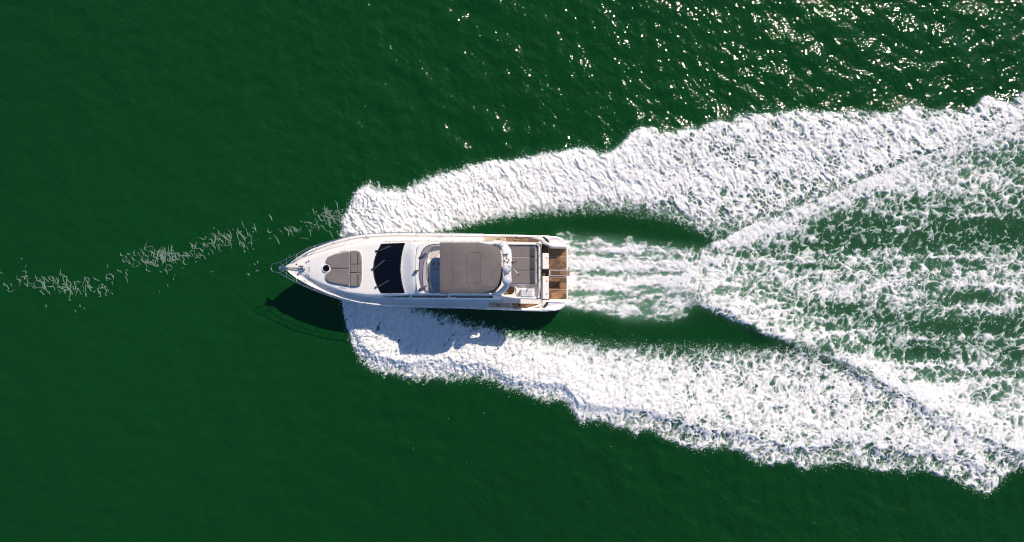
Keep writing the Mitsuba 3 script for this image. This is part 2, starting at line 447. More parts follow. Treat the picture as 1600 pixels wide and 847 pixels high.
def net(u, v, seed, w):
    """Threads and cells of foam along the direction v."""
    q = norm(w[0] * ridge(u * 1.05, v * 1.6, seed, 3) + w[1] * ridge(u * 2.1, v * 3.5, seed + 1, 3) + w[2] * ridge(u * 4.0, v * 6.8, seed + 2, 2.5) + w[3] * ridge(u * 7.2, v * 10.0, seed + 3, 2))
    l1 = 1 - np.minimum(1, worley(u * 0.85 + 0.25 * W3, v * 1.25 + 0.25 * W4, 0.62, seed) / 0.30)
    l2 = 1 - np.minimum(1, worley(u * 0.9 + 0.2 * W4, v * 1.2 + 0.2 * W3, 0.27, seed + 1) / 0.40)
    return q, norm(l1 ** 1.5 + 0.8 * l2)


q, lace = net(su, sv, 51, (0.46, 0.46, 0.44, 0.40))
threads = norm(q * (1 - 0.35 * old) + 0.75 * old * lace)
q, lace = net(aft_u, aft_v, 61, (0.24, 0.46, 0.66, 0.74))
strand = norm(ridge(FX * 0.16 + 0.5 * W1, FY * 1.15 + 0.7 * W2, 71, 4) + 0.7 * ridge(FX * 0.33 + 0.5 * W2, FY * 2.3 + 0.9 * W1, 72, 3))
threads = threads * (1 - in_wake) + norm(0.65 * q + 0.75 * lace + 0.55 * strand) * in_wake
threads = threads * (1 - in_jet) + 0.95 * jet * in_jet
grain = norm(0.9 * fbm2(su * 3.0, sv * 6.5, 4, 91) + 0.55 * noi2(su * 5.5, sv * 13.0, 92) + 0.45 * noi2(FX * 12.5, FY * 12.5, 93))
young = 1 - old
lump = fbm2(su * 2.2, sv * 4.6, 4, 55)
lump = (lump - lump.mean()) / lump.std()
speck = (noi2(FX * 11, FY * 11, 58) - 0.5) * 2 + (noi2(FX * 5.5, FY * 5.5, 59) - 0.5) * 2
cells = sstep(0.66, 0.80, noi2(wx * 2.6, wy * 2.6, 56)) * sstep(0.45, 0.6, fbm2(FX * 0.4, FY * 0.4, 2, 57))
prog = np.clip((FX - X_BOW) / (X_END - X_BOW), 0, 1)
# fresh spray is a solid sheet, older foam falls apart into threads
lump *= 0.4 + 0.6 * old
VAL = DENS * (1 + 0.46 * young) - 0.5 + (0.10 + 0.03 * old + 0.10 * sstep(0.1, 0.6, prog)) * threads * np.minimum(1, 0.15 + 1.3 * DENS) + 0.05 * lump + 0.075 * speck + 0.135 * young * grain
VAL -= 0.45 * cells * sstep(0.25, 0.5, prog) * np.where(in_wake > 0.5, 0.3, 1.0)
ZF = water_height(FX, FY)
fresh = 1 - 0.45 * old
relief = 0.030 * np.clip(lump, -2.5, 2.5) * fresh + 0.014 * np.clip(threads, -2, 2.5) + 0.020 * speck + 0.036 * young * np.clip(grain, -2.2, 2.2)
crease = ridge(su * 1.2 + 0.3 * W3, sv * 3.6 + 0.3 * W4, 95, 7) + 0.8 * ridge(su * 2.7, sv * 7.5, 96, 6)
relief += (0.10 - 0.065 * crease * (0.5 + noi2(FX * 0.8, FY * 0.8, 97))) * sstep(0.5, 0.85, DENS)
relief *= 1 - 0.5 * in_wake
FZ = ZF + np.where(VAL > 0, 0.012 + 0.08 * np.minimum(VAL, 0.5), 0.012 + 0.22 * VAL) + np.clip(VAL * 4, 0, 1) * relief


def foam_mesh(mask):
    nx, ny = FX.shape
    keep = VAL > -0.10
    q = (keep[:-1, :-1] | keep[1:, :-1] | keep[1:, 1:] | keep[:-1, 1:]) & mask[:-1, :-1]
    i, j = np.nonzero(q)
    a = i * ny + j
    f = np.vstack([np.stack([a, a + ny, a + ny + 1], 1), np.stack([a, a + ny + 1, a + 1], 1)])
    used, inv = np.unique(f, return_inverse=True)
    cover = sstep(-0.10, 0.46, VAL + 0.07 * speck).ravel()[used, None]       # thin films of bubbles are greener than thick foam
    return trimesh.Trimesh(np.stack([FX, FY, FZ], -1).reshape(-1, 3)[used], inv.reshape(-1, 3), process=False), np.array([0.15, 0.25, 0.19]) * (1 - cover) + np.array([0.885, 0.885, 0.87]) * cover


def spray(field, n, seed, spread, lo=0.25, hi=0.75):
    """Loose drops thrown off the edges of a foam field."""
    r = np.random.default_rng(seed)
    i, j = np.nonzero((field > lo) & (field < hi))
    k = r.integers(0, len(i), n)
    c = np.column_stack([FX[i[k], j[k]], FY[i[k], j[k]], ZF[i[k], j[k]]]) + r.normal(0, 1, (n, 3)) * [spread, spread, 0]
    c[:, 2] += r.exponential(0.06, n) + 0.02
    s = r.uniform(0.008, 0.026, n)
    v, f = trimesh.creation.icosahedron().vertices, trimesh.creation.icosahedron().faces
    V = c[:, None] + s[:, None, None] * v[None] * (1 + r.normal(0, 0.25, (n, 12, 1)))
    return trimesh.Trimesh(V.reshape(-1, 3), (f[None] + 12 * np.arange(n)[:, None, None]).reshape(-1, 3), process=False)


own = np.argmax(np.stack([d_up, d_pt, d_st]), 0)
for k, (key, label, field) in enumerate((('bow_wave_foam', 'broad band of white foam thrown out above the yacht, towards the glittering water', d_up),
                                         ('bow_wave_foam_001', 'broad band of white foam thrown out below the yacht, partly in its blue shadow', d_pt),
                                         ('stern_wake_foam', 'lacy green and white wake churned up straight behind the stern of the yacht', d_st))):
    sheet, tone = foam_mesh(own == k)
    drops = spray(field, 7000 if k < 2 else 1500, 90 + k, 0.13)
    scene[key] = mikit.ply(cat(sheet, drops), 'foam', smooth=True, color=np.vstack([tone, np.full((len(drops.vertices), 3), 0.85)]))
    labels[key] = {'label': label, 'category': 'foam', 'kind': 'stuff'}

# the sea, one sheet to the horizon
out = 34 * 1.25 ** np.arange(1, 23)
step = 0.07
sx = np.concatenate([-out[::-1], np.arange(-34, 34, step), out])
outy = 20 * 1.25 ** np.arange(1, 25)
sy = np.concatenate([-outy[::-1], np.arange(-19, 20, step), outy])
SX, SY = np.meshgrid(sx, sy, indexing='ij')
SZ = water_height(SX, SY)
aer = gaussian_filter(DENS, 5) ** 1.6 * 0.30 + 0.16 * gaussian_filter(d_st, 9) ** 1.3 + 0.35 * young * sstep(0.3, 0.7, gaussian_filter(DENS, 3)) + 0.40 * in_jet * sstep(0.2, 0.6, gaussian_filter(DENS, 6)) + 0.50 * gaussian_filter(sstep(-0.50, 0.10, VAL), 1.5) ** 1.5 * sstep(0.02, 0.3, gaussian_filter(DENS, 4)) * (0.28 + 0.72 * sstep(0.38, 0.64, gaussian_filter(DENS, 6)))
from scipy.interpolate import RegularGridInterpolator
A = RegularGridInterpolator((fx, fy), aer, bounds_error=False, fill_value=0.0)(np.stack([SX, SY], -1))
A = np.clip(A, 0, 1)[..., None]
murk = fbm2(SX * 0.05, SY * 0.05, 4, 9)[..., None]
deep = np.array([0.0022, 0.043, 0.0044]) * (0.75 + 0.5 * murk) + np.array([0.001, 0.002, 0.003])
milky = np.array([0.13, 0.27, 0.17])
col = deep * (1 - A) + milky * A
i, j = np.meshgrid(np.arange(len(sx) - 1), np.arange(len(sy) - 1), indexing='ij')
a = (i * len(sy) + j).ravel()
n = len(sy)
sea = trimesh.Trimesh(np.stack([SX, SY, SZ], -1).reshape(-1, 3), np.vstack([np.stack([a, a + n, a + n + 1], 1), np.stack([a, a + n + 1, a + 1], 1)]), process=False)
scene['sea'] = mikit.ply(sea, 'sea_water', smooth=True, color=col.reshape(-1, 3))
labels['sea'] = {'label': 'deep green rippled sea glittering towards the sun', 'category': 'sea', 'kind': 'structure'}

# drifting flecks of old foam ahead of the bow
r = np.random.default_rng(3)
TRAIL = np.array([(-60, 432), (0, 436), (60, 440), (110, 443), (150, 446), (172, 435), (200, 408), (235, 400), (270, 402), (300, 394), (330, 375), (370, 373), (410, 364), (450, 358), (490, 350), (520, 340), (532, 336)], float)
DENSE = np.array([0.5, 0.5, 0.9, 1.5, 1.5, 0.6, 0.30, 1.0, 1.9, 1.0, 1.0, 1.4, 1.2, 0.55, 0.7, 1.5, 1.5])
verts, faces, base = [], [], 0
cum = np.cumsum(DENSE) / DENSE.sum()
for k in range(430):
    s = np.interp(r.random(), cum, np.arange(len(TRAIL)))
    c = np.array([np.interp(s, np.arange(len(TRAIL)), TRAIL[:, 0]), np.interp(s, np.arange(len(TRAIL)), TRAIL[:, 1])])
    loose = r.random() < 0.22
    c = c + np.array([r.normal(0, 8), r.normal(14 if loose else 0, 20 if loose else 7.5) if c[0] < 470 else r.normal(0, 9)])
    L = r.uniform(1.5, 4) if loose else r.uniform(5, 17)
    th = np.radians(r.normal(52, 24))
    m = 7
    t = np.linspace(-0.5, 0.5, m)
    bend = r.normal(0, 0.8)
    px = c[0] + L * t * math.cos(th) + np.cumsum(r.normal(0, 0.7, m)) + bend * L * t * t
    py = c[1] + L * t * math.sin(th) + np.cumsum(r.normal(0, 0.7, m)) - bend * L * t * t
    w = r.uniform(0.013, 0.036) * np.sqrt(np.clip(1 - (2 * t) ** 2, 0.02, 1)) * (1 + r.normal(0, 0.25, m))
    p = at(px, py, 0)[:, :2]
    tg = np.gradient(p, axis=0)
    tg /= np.linalg.norm(tg, axis=1, keepdims=True) + 1e-9
    nr = np.stack([-tg[:, 1], tg[:, 0]], 1)
    for off, h in ((-1, -0.012), (-0.5, 0.012), (0.5, 0.012), (1, -0.012)):
        q = p + nr * w[:, None] * off
        verts.append(np.column_stack([q, np.full(m, h)]))
    for b in range(3):
        for e in range(m - 1):
            i0, i1 = base + b * m + e, base + (b + 1) * m + e
            faces += [(i0, i0 + 1, i1 + 1), (i0, i1 + 1, i1)]
    base += 4 * m
V = np.vstack(verts)
V[:, 2] += water_height(V[:, 0], V[:, 1]) + 0.006
scene['drifting_foam'] = mikit.ply(trimesh.Trimesh(V, np.array(faces), process=False), 'thin_foam', smooth=False)
labels['drifting_foam'] = {'label': 'thin broken trail of pale foam flecks drifting on open water ahead of the bow', 'category': 'foam', 'kind': 'stuff'}

#BOAT
# ------------------------------------------------------------------ the motor yacht
Y = 'motor_yacht'
labels[Y] = {'label': 'white flybridge motor yacht with taupe sun canopy speeding ahead of its foaming wake', 'category': 'yacht'}


def fore(*pts):
    return [(410 + x / 5.648, 350 + y / 5.648) for x, y in pts]


def aft(*pts):
    return [(620 + x / 5.517, 350 + y / 5.517) for x, y in pts]


_U = np.array([(446, 416.5), (454, 409.5), (463, 403), (484, 390.3), (509, 381), (534, 373.4), (560, 368.2), (587, 365.8), (622, 364.8), (656, 365.2), (711, 365.4), (765, 366.3), (819, 367.6), (858, 368.4)])
_L = np.array([(446, 420.5), (454, 428.5), (463, 435), (484, 447), (509, 458), (534, 466.4), (560, 473), (587, 476.6), (622, 479), (656, 480), (711, 481), (765, 483), (819, 485.2), (858, 486)])
_Z = np.array([(446, 2.75), (500, 2.62), (560, 2.45), (640, 2.2), (720, 2.0), (800, 1.8), (858, 1.6)])


def ysU(x): return np.interp(x, *_U.T)
def ysL(x): return np.interp(x, *_L.T)
def zs(x): return np.interp(x, *_Z.T)


# hull: gunwale, flared topsides, chine, keel
XS = np.concatenate([np.linspace(446, 470, 10), np.linspace(474, 858, 70)])
st = []
for x in XS:
    z = zs(x)
    pu, pl = at(x, ysU(x), z), at(x, ysL(x), z)
    c, h = (pu + pl) / 2, (pu - pl) / 2
    f = np.clip((x - 446) / 130, 0, 1)
    zk = np.interp(x, [446, 460, 480, 515, 560, 640, 858], [2.45, 1.75, 0.95, 0.1, -0.35, -0.55, -0.45])
    zc = np.interp(x, [446, 480, 530, 600, 858], [2.55, 1.5, 0.75, 0.25, 0.05])
    kc = np.interp(x, [446, 480, 530, 600, 700, 858], [0.25, 0.35, 0.55, 0.80, 0.90, 0.93])
    hl = np.linalg.norm(h)
    inn = max(0.0, (hl - 0.10) / max(hl, 1e-6))
    rows = [(inn, z - 0.10), (inn, z), (1 - 0.2 * (1 - inn), z + 0.015), (1.0, z - 0.02), (1.0, z - 0.10), (1 + 0.03 / max(hl, 0.2), z - 0.13), (1 + 0.03 / max(hl, 0.2), z - 0.18), (1.0, z - 0.21),
            (0.55 + 0.45 * kc, 0.5 * (z + zc)), (0.2 + 0.8 * kc, zc + 0.18 * (z - zc)), (kc, zc), (0.0, zk)]
    sec = [np.array([c[0] + k * h[0], c[1] + k * h[1], zz]) for k, zz in rows] + [np.array([c[0] - k * h[0], c[1] - k * h[1], zz]) for k, zz in rows[-2::-1]]
    st.append(sec)
HULL = part(Y, 'hull', loft(st, closed=False), 'gelcoat', 30)
tr = np.array(st[-1])
cc = tr.mean(0)
part(HULL, 'transom', trimesh.Trimesh(np.vstack([tr, cc]), [(k, (k + 1) % len(tr), len(tr)) for k in range(len(tr))], process=False), 'gelcoat', False)


def deck_point(x, t, dz=0.0):
    z = zs(x) - 0.09
    yu, yl = ysU(x), ysL(x)
    w = (yl - yu)
    m = np.minimum(0.10 * 29 / np.maximum(w / 2, 0.5), 0.9)
    tt = t * (1 - m)
    return at(x, (yu + yl) / 2 + tt * w / 2, z + 0.04 * (1 - t * t) + dz)


xs = np.linspace(447, 846, 90)
DECK = part(Y, 'deck', loft([[deck_point(x, t) for t in np.linspace(-1, 1, 15)] for x in xs]), 'nonskid_gelcoat', True)


def slab(P, thick):
    """A grid of points (n, m, 3) as a solid sheet."""
    P = np.asarray(P, float)
    Q = P - np.array([0, 0, thick])
    top, bot = loft(P), loft(Q)
    b = np.concatenate([P[0, :], P[1:, -1], P[-1, -2::-1], P[-2:0:-1, 0]])
    return cat(top, bot, loft([b, b - np.array([0, 0, thick])], closed=True))


# superstructure
S = np.array([  # x, base to starboard, base to port, top edges, crown height before the windscreen rake
    (464, 413, 427, 415.5, 425, 2.70), (474, 407, 432, 410.5, 430, 2.74), (485, 401, 437.5, 405, 435, 2.85), (510, 391, 448.5, 395, 446, 2.97), (540, 382.5, 458, 387.5, 456, 3.05), (570, 378, 464, 382, 460, 3.10),
    (600, 376, 466.5, 379.3, 460.3, 3.13), (630, 375.5, 467.5, 378.4, 460, 3.13), (650, 375.5, 468, 378, 459.6, 3.13), (785, 376, 469, 378.6, 460, 3.13)])


def scol(x, k): return np.interp(x, S[:, 0], S[:, k])


def crown(x, t):
    base = scol(x, 5)
    u = np.clip((x - (585 + 13 * t * t)) / (41 - 7 * t * t), 0, 1)
    u = u * u * (3 - 2 * u) * 0.35 + u * 0.65
    nose = x - (648.3 + 5.5 * t ** 4)                  # the roof sweeps up to the flybridge coaming
    return base + (3.72 - base) * u - 0.06 * t * t + 0.42 * sstep(-24, 1.5, nose) * (1 - sstep(3, 6, nose)) * (1 - 0.5 * t ** 4)


def top_point(x, t, dz=0.0):
    yu, yl = scol(x, 3), scol(x, 4)
    return at(x, (yu + yl) / 2 + t * (yl - yu) / 2, crown(x, t) + dz)


xs = np.concatenate([np.linspace(464, 580, 36), np.linspace(582, 660, 72), np.linspace(664, 785, 20)])
st = []
for x in xs:
    sec, zd = [], zs(x) - 0.12
    zt = crown(x, 1.0)
    lo = min(0.16, 0.6 * (zt - zd))
    a, b = at(x, scol(x, 1), zd), top_point(x, -1)
    sec += [a, a + (b - a) * 0.45 + [0, 0.03, 0], b + [0, 0.05, -lo], b + [0, 0.03, -lo * 0.3]]
    sec += [top_point(x, t) for t in np.linspace(-0.985, 0.985, 25)]
    a, b = at(x, scol(x, 2), zd), top_point(x, 1)
    sec += [b + [0, -0.03, -lo * 0.3], b + [0, -0.05, -lo], a + (b - a) * 0.45 + [0, -0.03, 0], a]
    st.append(sec)
CABIN = part(Y, 'cabin', loft(st, cap=False), 'gelcoat', 40)
part(CABIN, 'saloon_door', slab([[p for p in np.array(st[-1])[[0, 1, 3, 10, 16, 22, 29, 31, 32]]], [p + [0.03, 0, 0] - [0, 0, q] for p, q in zip(np.array(st[-1])[[0, 1, 3, 10, 16, 22, 29, 31, 32]], [0] * 9)]], 0.01), 'smoked_glass', False)
st = np.array(st)
for s, (i0, i1, dy) in enumerate(((0, 2, 0.012), (-1, -3, -0.02))):   # long side windows in the cabin wall
    for xa, xb in ((598, 640), (643, 700), (703, 770)):
        g = []
        for x in np.linspace(xa, xb, 12):
            q = np.interp(x, xs, np.arange(len(xs)))
            k = min(int(q), len(xs) - 2)
            sec = st[k] + (q - k) * (st[k + 1] - st[k])
            a, m, b = sec[i0], sec[i0 + (1 if s == 0 else -1)], sec[i1]
            e = min(1.0, (x - 592) / 40)
            g.append([m + (b - m) * f + [0, dy, 0] for f in np.linspace(0.12, 0.30 + 0.6 * e, 4)])
        part(CABIN, 'side_window', slab(g, 0.03), 'smoked_glass', 40)


def glass_point(u, t, dz):
    x = 585 + 13 * t * t + u * (40.6 - 5.6 * t * t)
    return top_point(x, t, dz)


SCREEN = part(Y, 'windscreen', slab([[glass_point(u, t, 0.012) for t in np.linspace(-0.97, 0.95, 33)] for u in np.linspace(-0.05, 1.012, 22)], 0.05), 'black_rubber', 50)
for t0, t1 in ((-0.945, -0.315), (-0.30, 0.30), (0.315, 0.925)):
    part(SCREEN, 'pane', slab([[glass_point(u, t, 0.028) for t in np.linspace(t0, t1, 14)] for u in np.linspace(0.0, 0.975, 22)], 0.03), 'smoked_glass', 50)
for (p0, p1) in (((1005, 238), (1125, 190)), ((970, 400), (1075, 313)), ((1000, 560), (1110, 492))):
    (xa, ya), (xb, yb) = fore(p0, p1)

    def on(x, y, dz):
        t = (y - (scol(x, 3) + scol(x, 4)) / 2) / ((scol(x, 4) - scol(x, 3)) / 2)
        return top_point(x, t, dz)
    line_ = [on(xa + (xb - xa) * f, ya + (yb - ya) * f, 0.05 + 0.05 * math.sin(math.pi * f)) for f in np.linspace(0, 1, 8)]
    w = part(SCREEN, 'wiper', cat(tube(line_, 0.020), trimesh.creation.icosphere(2, 0.06).apply_translation(line_[0])), 'black_rubber')
    bl = [on(xa + (xb - xa) * f + 1.0, ya + (yb - ya) * f + 1.2, 0.055) for f in np.linspace(0.18, 1.0, 8)]
    numb = part(SCREEN, 'wiper_blade', cat(tube(bl, 0.022), tube([line_[-2], bl[-3]], 0.012)), 'grey_plastic')

# sunbathing pad on the coachroof
PXF = FOC / (CAM_H - 2.95)


def roof_slope(zref):
    return lambda X, Yw: np.interp(X * PXF + 800, S[:, 0], S[:, 5]) - zref


def on_roof(pts, dz, thick, r, corner, name, m, parent, label=None):
    return part(parent, name, pad(pts, 2.93 + dz, thick, r, corner, zfn=roof_slope(2.93)), m, 45, label)


PADB = on_roof(fore((552, 330), (575, 288), (640, 262), (772, 237), (845, 232), (866, 246), (882, 290), (886, 392), (882, 500), (866, 549), (845, 558), (772, 552), (640, 531), (575, 515), (550, 485), (550, 440), (590, 392)),
               0.03, 0.12, 0.02, 0.05, 'sun_pad', 'piping', Y)
on_roof(fore((565, 354), (562, 322), (580, 294), (640, 269), (771, 244), (771, 391), (607, 391), (602, 372), (588, 358)), 0.115, 0.12, 0.04, 0.06, 'cushion', 'cushion_fabric', PADB)
on_roof(fore((607, 395), (771, 395), (771, 545), (640, 525), (580, 508), (559, 485), (558, 455), (572, 438), (590, 428), (603, 412)), 0.115, 0.12, 0.04, 0.06, 'cushion', 'cushion_fabric', PADB)
for p in (((780, 242), (841, 238), (841, 355), (780, 355)), ((780, 434), (841, 434), (841, 552), (780, 547)), ((780, 359), (843, 359), (843, 429), (780, 429))):
    on_roof(fore(*p), 0.12, 0.12, 0.03, 0.02, 'cushion', 'cushion_fabric', PADB)
for p in (((846, 238), (864, 252), (876, 290), (880, 355), (846, 355)), ((846, 434), (880, 434), (876, 500), (864, 540), (846, 552))):
    on_roof(fore(*p), 0.15, 0.14, 0.05, 0.04, 'headrest', 'cushion_fabric', PADB)
tray = on_roof(fore((847, 359), (880, 359), (880, 429), (847, 429)), 0.10, 0.1, 0.01, 0.02, 'cup_tray', 'cushion_fabric', PADB)
for y in (378, 410):
    (x, y), = fore((865, y))
    part(PADB, 'cup_holder', lathe(x, y, 3.155, [(0.055, 0), (0.055, 0.012), (0.03, 0.014), (0.001, 0.013)]), 'black_rubber')
(x, y), = fore((566, 392))
HATCH = part(Y, 'deck_hatch', lathe(x, y, 2.96, [(0.235, -0.1), (0.235, 0.07), (0.20, 0.09), (0.18, 0.085)], 32), 'gelcoat')
part(HATCH, 'hatch_glass', lathe(x, y, 2.96, [(0.185, 0.05), (0.18, 0.092), (0.12, 0.10), (0.001, 0.105)], 32), 'smoked_glass')
for p0, p1 in (((690, 245), (742, 237)), ((690, 549), (742, 557)), ((765, 553), (800, 558))):
    (xa, ya), (xb, yb) = fore(p0, p1)
    part(Y, 'grab_rail', tube([at(xa, ya, 2.96), at(xa, ya, 3.10), at(xb, yb, 3.10), at(xb, yb, 2.96)], 0.018), 'steel')

# foredeck fittings: anchor in its roller, chain, windlass, caps and cleats
ROLL = part(Y, 'bow_roller', cat(box(437.5, 450, 417, 421.3, 2.72, 0.18, 0.02), tube([at(437, 416.6, 2.72), at(437, 421.4, 2.72)], 0.07)), 'steel')
anchor = cat(tube([at(452, 419, 2.86), at(441, 419, 2.86), at(437, 419, 2.7)], 0.05), slab([[at(436, 415, 2.45), at(436, 419, 2.62), at(436, 423, 2.45)], [at(441, 413.6, 2.62), at(441, 419, 2.80), at(441, 424.0, 2.62)],
             [at(444, 416.3, 2.74), at(444, 419, 2.82), at(444, 421.5, 2.74)]], 0.04))
part(Y, 'anchor', anchor, 'steel')
(xa, ya), (xb, yb) = fore((230, 388), (345, 392))
part(Y, 'anchor_chain', cat(*[tube([at(x - 0.5, ya + (yb - ya) * f, 2.80 + 0.02 * (k % 2)), at(x + 0.9, ya + (yb - ya) * f, 2.80 + 0.02 * (k % 2))], 0.035, 6) for k, (x, f) in enumerate(zip(np.linspace(xa, xb, 16), np.linspace(0, 1, 16)))]), 'grey_plastic')
(x, y), = fore((355, 398))
WIN = part(Y, 'windlass', cat(lathe(x, y, 2.72, [(0.16, -0.05), (0.15, 0.06), (0.09, 0.08), (0.08, 0.14), (0.11, 0.2), (0.09, 0.24), (0.001, 0.25)]), box(x - 4, x + 0.5, y - 2.4, y + 1.6, 2.82, 0.14)), 'steel')
for p in ((387, 338), (408, 328), (322, 372), (337, 372), (350, 372), (413, 387), (413, 410), (387, 447), (408, 457), (300, 355), (312, 445)):
    (x, y), = fore(p)
    part(Y, 'filler_cap', lathe(x, y, float(zs(x)) - 0.02 if x < 464 else float(scol(x, 5)) - 0.01, [(0.035, -0.06), (0.035, 0.02), (0.02, 0.03), (0.001, 0.03)], 12), 'black_rubber')


def cleat(x, y, z, rot):
    c, s = math.cos(rot), math.sin(rot)
    m = cat(tube([(-0.16, 0, 0.075), (-0.09, 0, 0.085), (0.09, 0, 0.085), (0.16, 0, 0.075)], [0.014, 0.02, 0.02, 0.014]), tube([(-0.05, 0, -0.03), (-0.05, 0, 0.085)], 0.018), tube([(0.05, 0, -0.03), (0.05, 0, 0.085)], 0.018))
    m.apply_transform(np.array([[c, -s, 0, 0], [s, c, 0, 0], [0, 0, 1, 0], [0, 0, 0, 1.0]]))
    m.apply_translation(at(x, y, z))
    part(Y, 'cleat', m, 'steel')


for x, d, rt in ((478, 4, 0.5), (574, 4.2, 0.1), (690, 3.6, 0.0), (812, 3.6, 0.0)):
    cleat(x, ysU(x) + d, float(zs(x)) - 0.06, rt)
    cleat(x, ysL(x) - d, float(zs(x)) - 0.06, -rt)
for xa, xb in ((638, 654), (699, 712)):
    for y in (377.0, 465.0):
        part(Y, 'hand_rail', tube([at(xa, y, 3.3), at(xa, y, 3.42), at(xb, y, 3.42), at(xb, y, 3.3)], 0.022), 'steel')

def coil(x, y, z, rad, turns=3):
    a = np.linspace(0, 2 * np.pi * turns, 22 * turns)
    c = at(x, y, z)
    q = rad * (0.72 + 0.28 * a / a[-1])
    part(Y, 'mooring_line', tube(np.column_stack([c[0] + q * np.cos(a), c[1] + q * 0.85 * np.sin(a), c[2] + 0.012 * a / 6.28]), 0.013, 5), 'rope', True)


coil(807, float(ysU(807)) + 5.3, 1.76, 0.13)
coil(806, float(ysL(806)) - 4.6, 1.78, 0.14)

# guard rail all round the foredeck and side decks
RP = np.array([(757, 366.5, 2.35), (752, 365.3, 2.5), (711, 364.2, 2.6), (656, 364, 2.75), (622, 363.6, 2.82), (587, 364.5, 2.95), (560, 366.8, 3.02), (534, 371.6, 3.1), (509, 378.6, 3.18), (484, 386.4, 3.24), (463, 397, 3.28), (446, 405.5, 3.3), (434, 411, 3.3),
               (428, 411.7, 3.3), (424, 415.3, 3.28), (423.5, 420, 3.28), (427, 424.8, 3.3), (434, 425.7, 3.3), (446, 432.2, 3.3), (463, 441.2, 3.28), (484, 451, 3.24), (509, 460.6, 3.18), (534, 468.3, 3.1), (560, 474, 3.02),
               (587, 477.4, 2.95), (622, 479.6, 2.82), (656, 480.5, 2.75), (711, 481.6, 2.6), (752, 482.6, 2.5), (757, 482.5, 2.35)])
RAIL = part(Y, 'guard_rail', tube(at(*RP.T), 0.017, 8, 5), 'steel', True)
half = len(RP) // 2
for side_, rows in ((0, RP[:14]), (1, RP[16:])):
    o = rows[np.argsort(rows[:, 0])]
    for x in (436, 447, 463, 490, 516, 541, 566, 593, 620, 647, 674, 701, 728, 753):
        y, z = np.interp(x, o[:, 0], o[:, 1]), np.interp(x, o[:, 0], o[:, 2])
        xb = max(x, 447.5) + (6.0 if x > 475 else 0)
        yb = (ysU if side_ == 0 else ysL)(xb) + (1.4 if side_ == 0 else -1.4)
        part(RAIL, 'stanchion', tube([at(xb, yb, float(zs(xb)) - 0.02), at(x, y, z)], 0.014, 6), 'steel', True)
    k = o[o[:, 0] < 545]
    mid = [0.5 * (at(x, y, z) + at(max(x, 447), (ysU if side_ == 0 else ysL)(max(x, 447)), zs(max(x, 447)))) for x, y, z in k]
    part(RAIL, 'mid_rail', tube(mid, 0.009, 6, 4), 'steel', True)

# flybridge
OUTER = [(652, 457.5), (649.5, 440), (648.5, 420), (649.5, 400), (652.5, 383), (658, 379.5), (672, 378.3), (760, 378.6), (846, 379.6), (846.5, 468), (806, 467), (785, 464), (762, 460.5), (735, 459.3), (672, 459.3), (658, 459)]
INNER = [(668.5, 446), (667.5, 432), (667, 420), (667.6, 405), (669, 396), (674, 387), (688, 383), (760, 382.6), (841, 383), (841.5, 464), (808, 463.5), (786, 460.8), (764, 457.5), (738, 456), (692, 456), (678, 455), (672, 451.5)]
WELL = [(787, 446), (796, 445.6), (801, 448), (803.8, 452), (803.8, 456), (800, 460.2), (787, 460.8)]
FLOOR = part(Y, 'flybridge_deck', pad(OUTER, 3.78, 0.14, 0.03, 0.1, hole=at(*np.array(WELL).T, 3.78)[:, :2]), 'nonskid_gelcoat', 40)


def ring_wall(outer, inner, z1, thick, r):
    po, pi = Polygon(at(*np.array(outer).T, z1)[:, :2]), Polygon(at(*np.array(inner).T, z1)[:, :2])
    po, pi = po.buffer(-0.12).buffer(0.12), pi.buffer(-0.12).buffer(0.12)
    ms = []
    tops = []
    for pg, sgn in ((po, 1), (pi, -1)):
        ring = resample(np.array(pg.simplify(0.004).exterior.coords)[:-1], 0.3)
        if not Polygon(ring).exterior.is_ccw:
            ring = ring[::-1]
        rows = [(ring, z1 - thick)]
        for th in np.linspace(0, np.pi / 2, 4):
            e = np.roll(ring, -1, 0) - ring
            e /= np.linalg.norm(e, axis=1, keepdims=True) + 1e-12
            nn = np.stack([e[:, 1], -e[:, 0]], 1)
            k = nn + np.roll(nn, 1, 0)
            k /= np.maximum((k * k).sum(1, keepdims=True) / 2, 0.5)
            rows.append((ring - sgn * k * r * (1 - math.cos(th)), z1 - r * (1 - math.sin(th))))
        s3 = np.array([np.column_stack([p, np.full(len(p), z)]) for p, z in rows])
        ms.append(loft(s3, closed=True))
        tops.append(Polygon(s3[-1][:, :2]).buffer(0))
    cap = tops[0].difference(tops[1])
    for g in getattr(cap, 'geoms', [cap]):
        v2, f2 = trimesh.creation.triangulate_polygon(g, engine='earcut')
        ms.append(trimesh.Trimesh(np.column_stack([v2, np.full(len(v2), z1)]), f2, process=False))
    return cat(*ms)


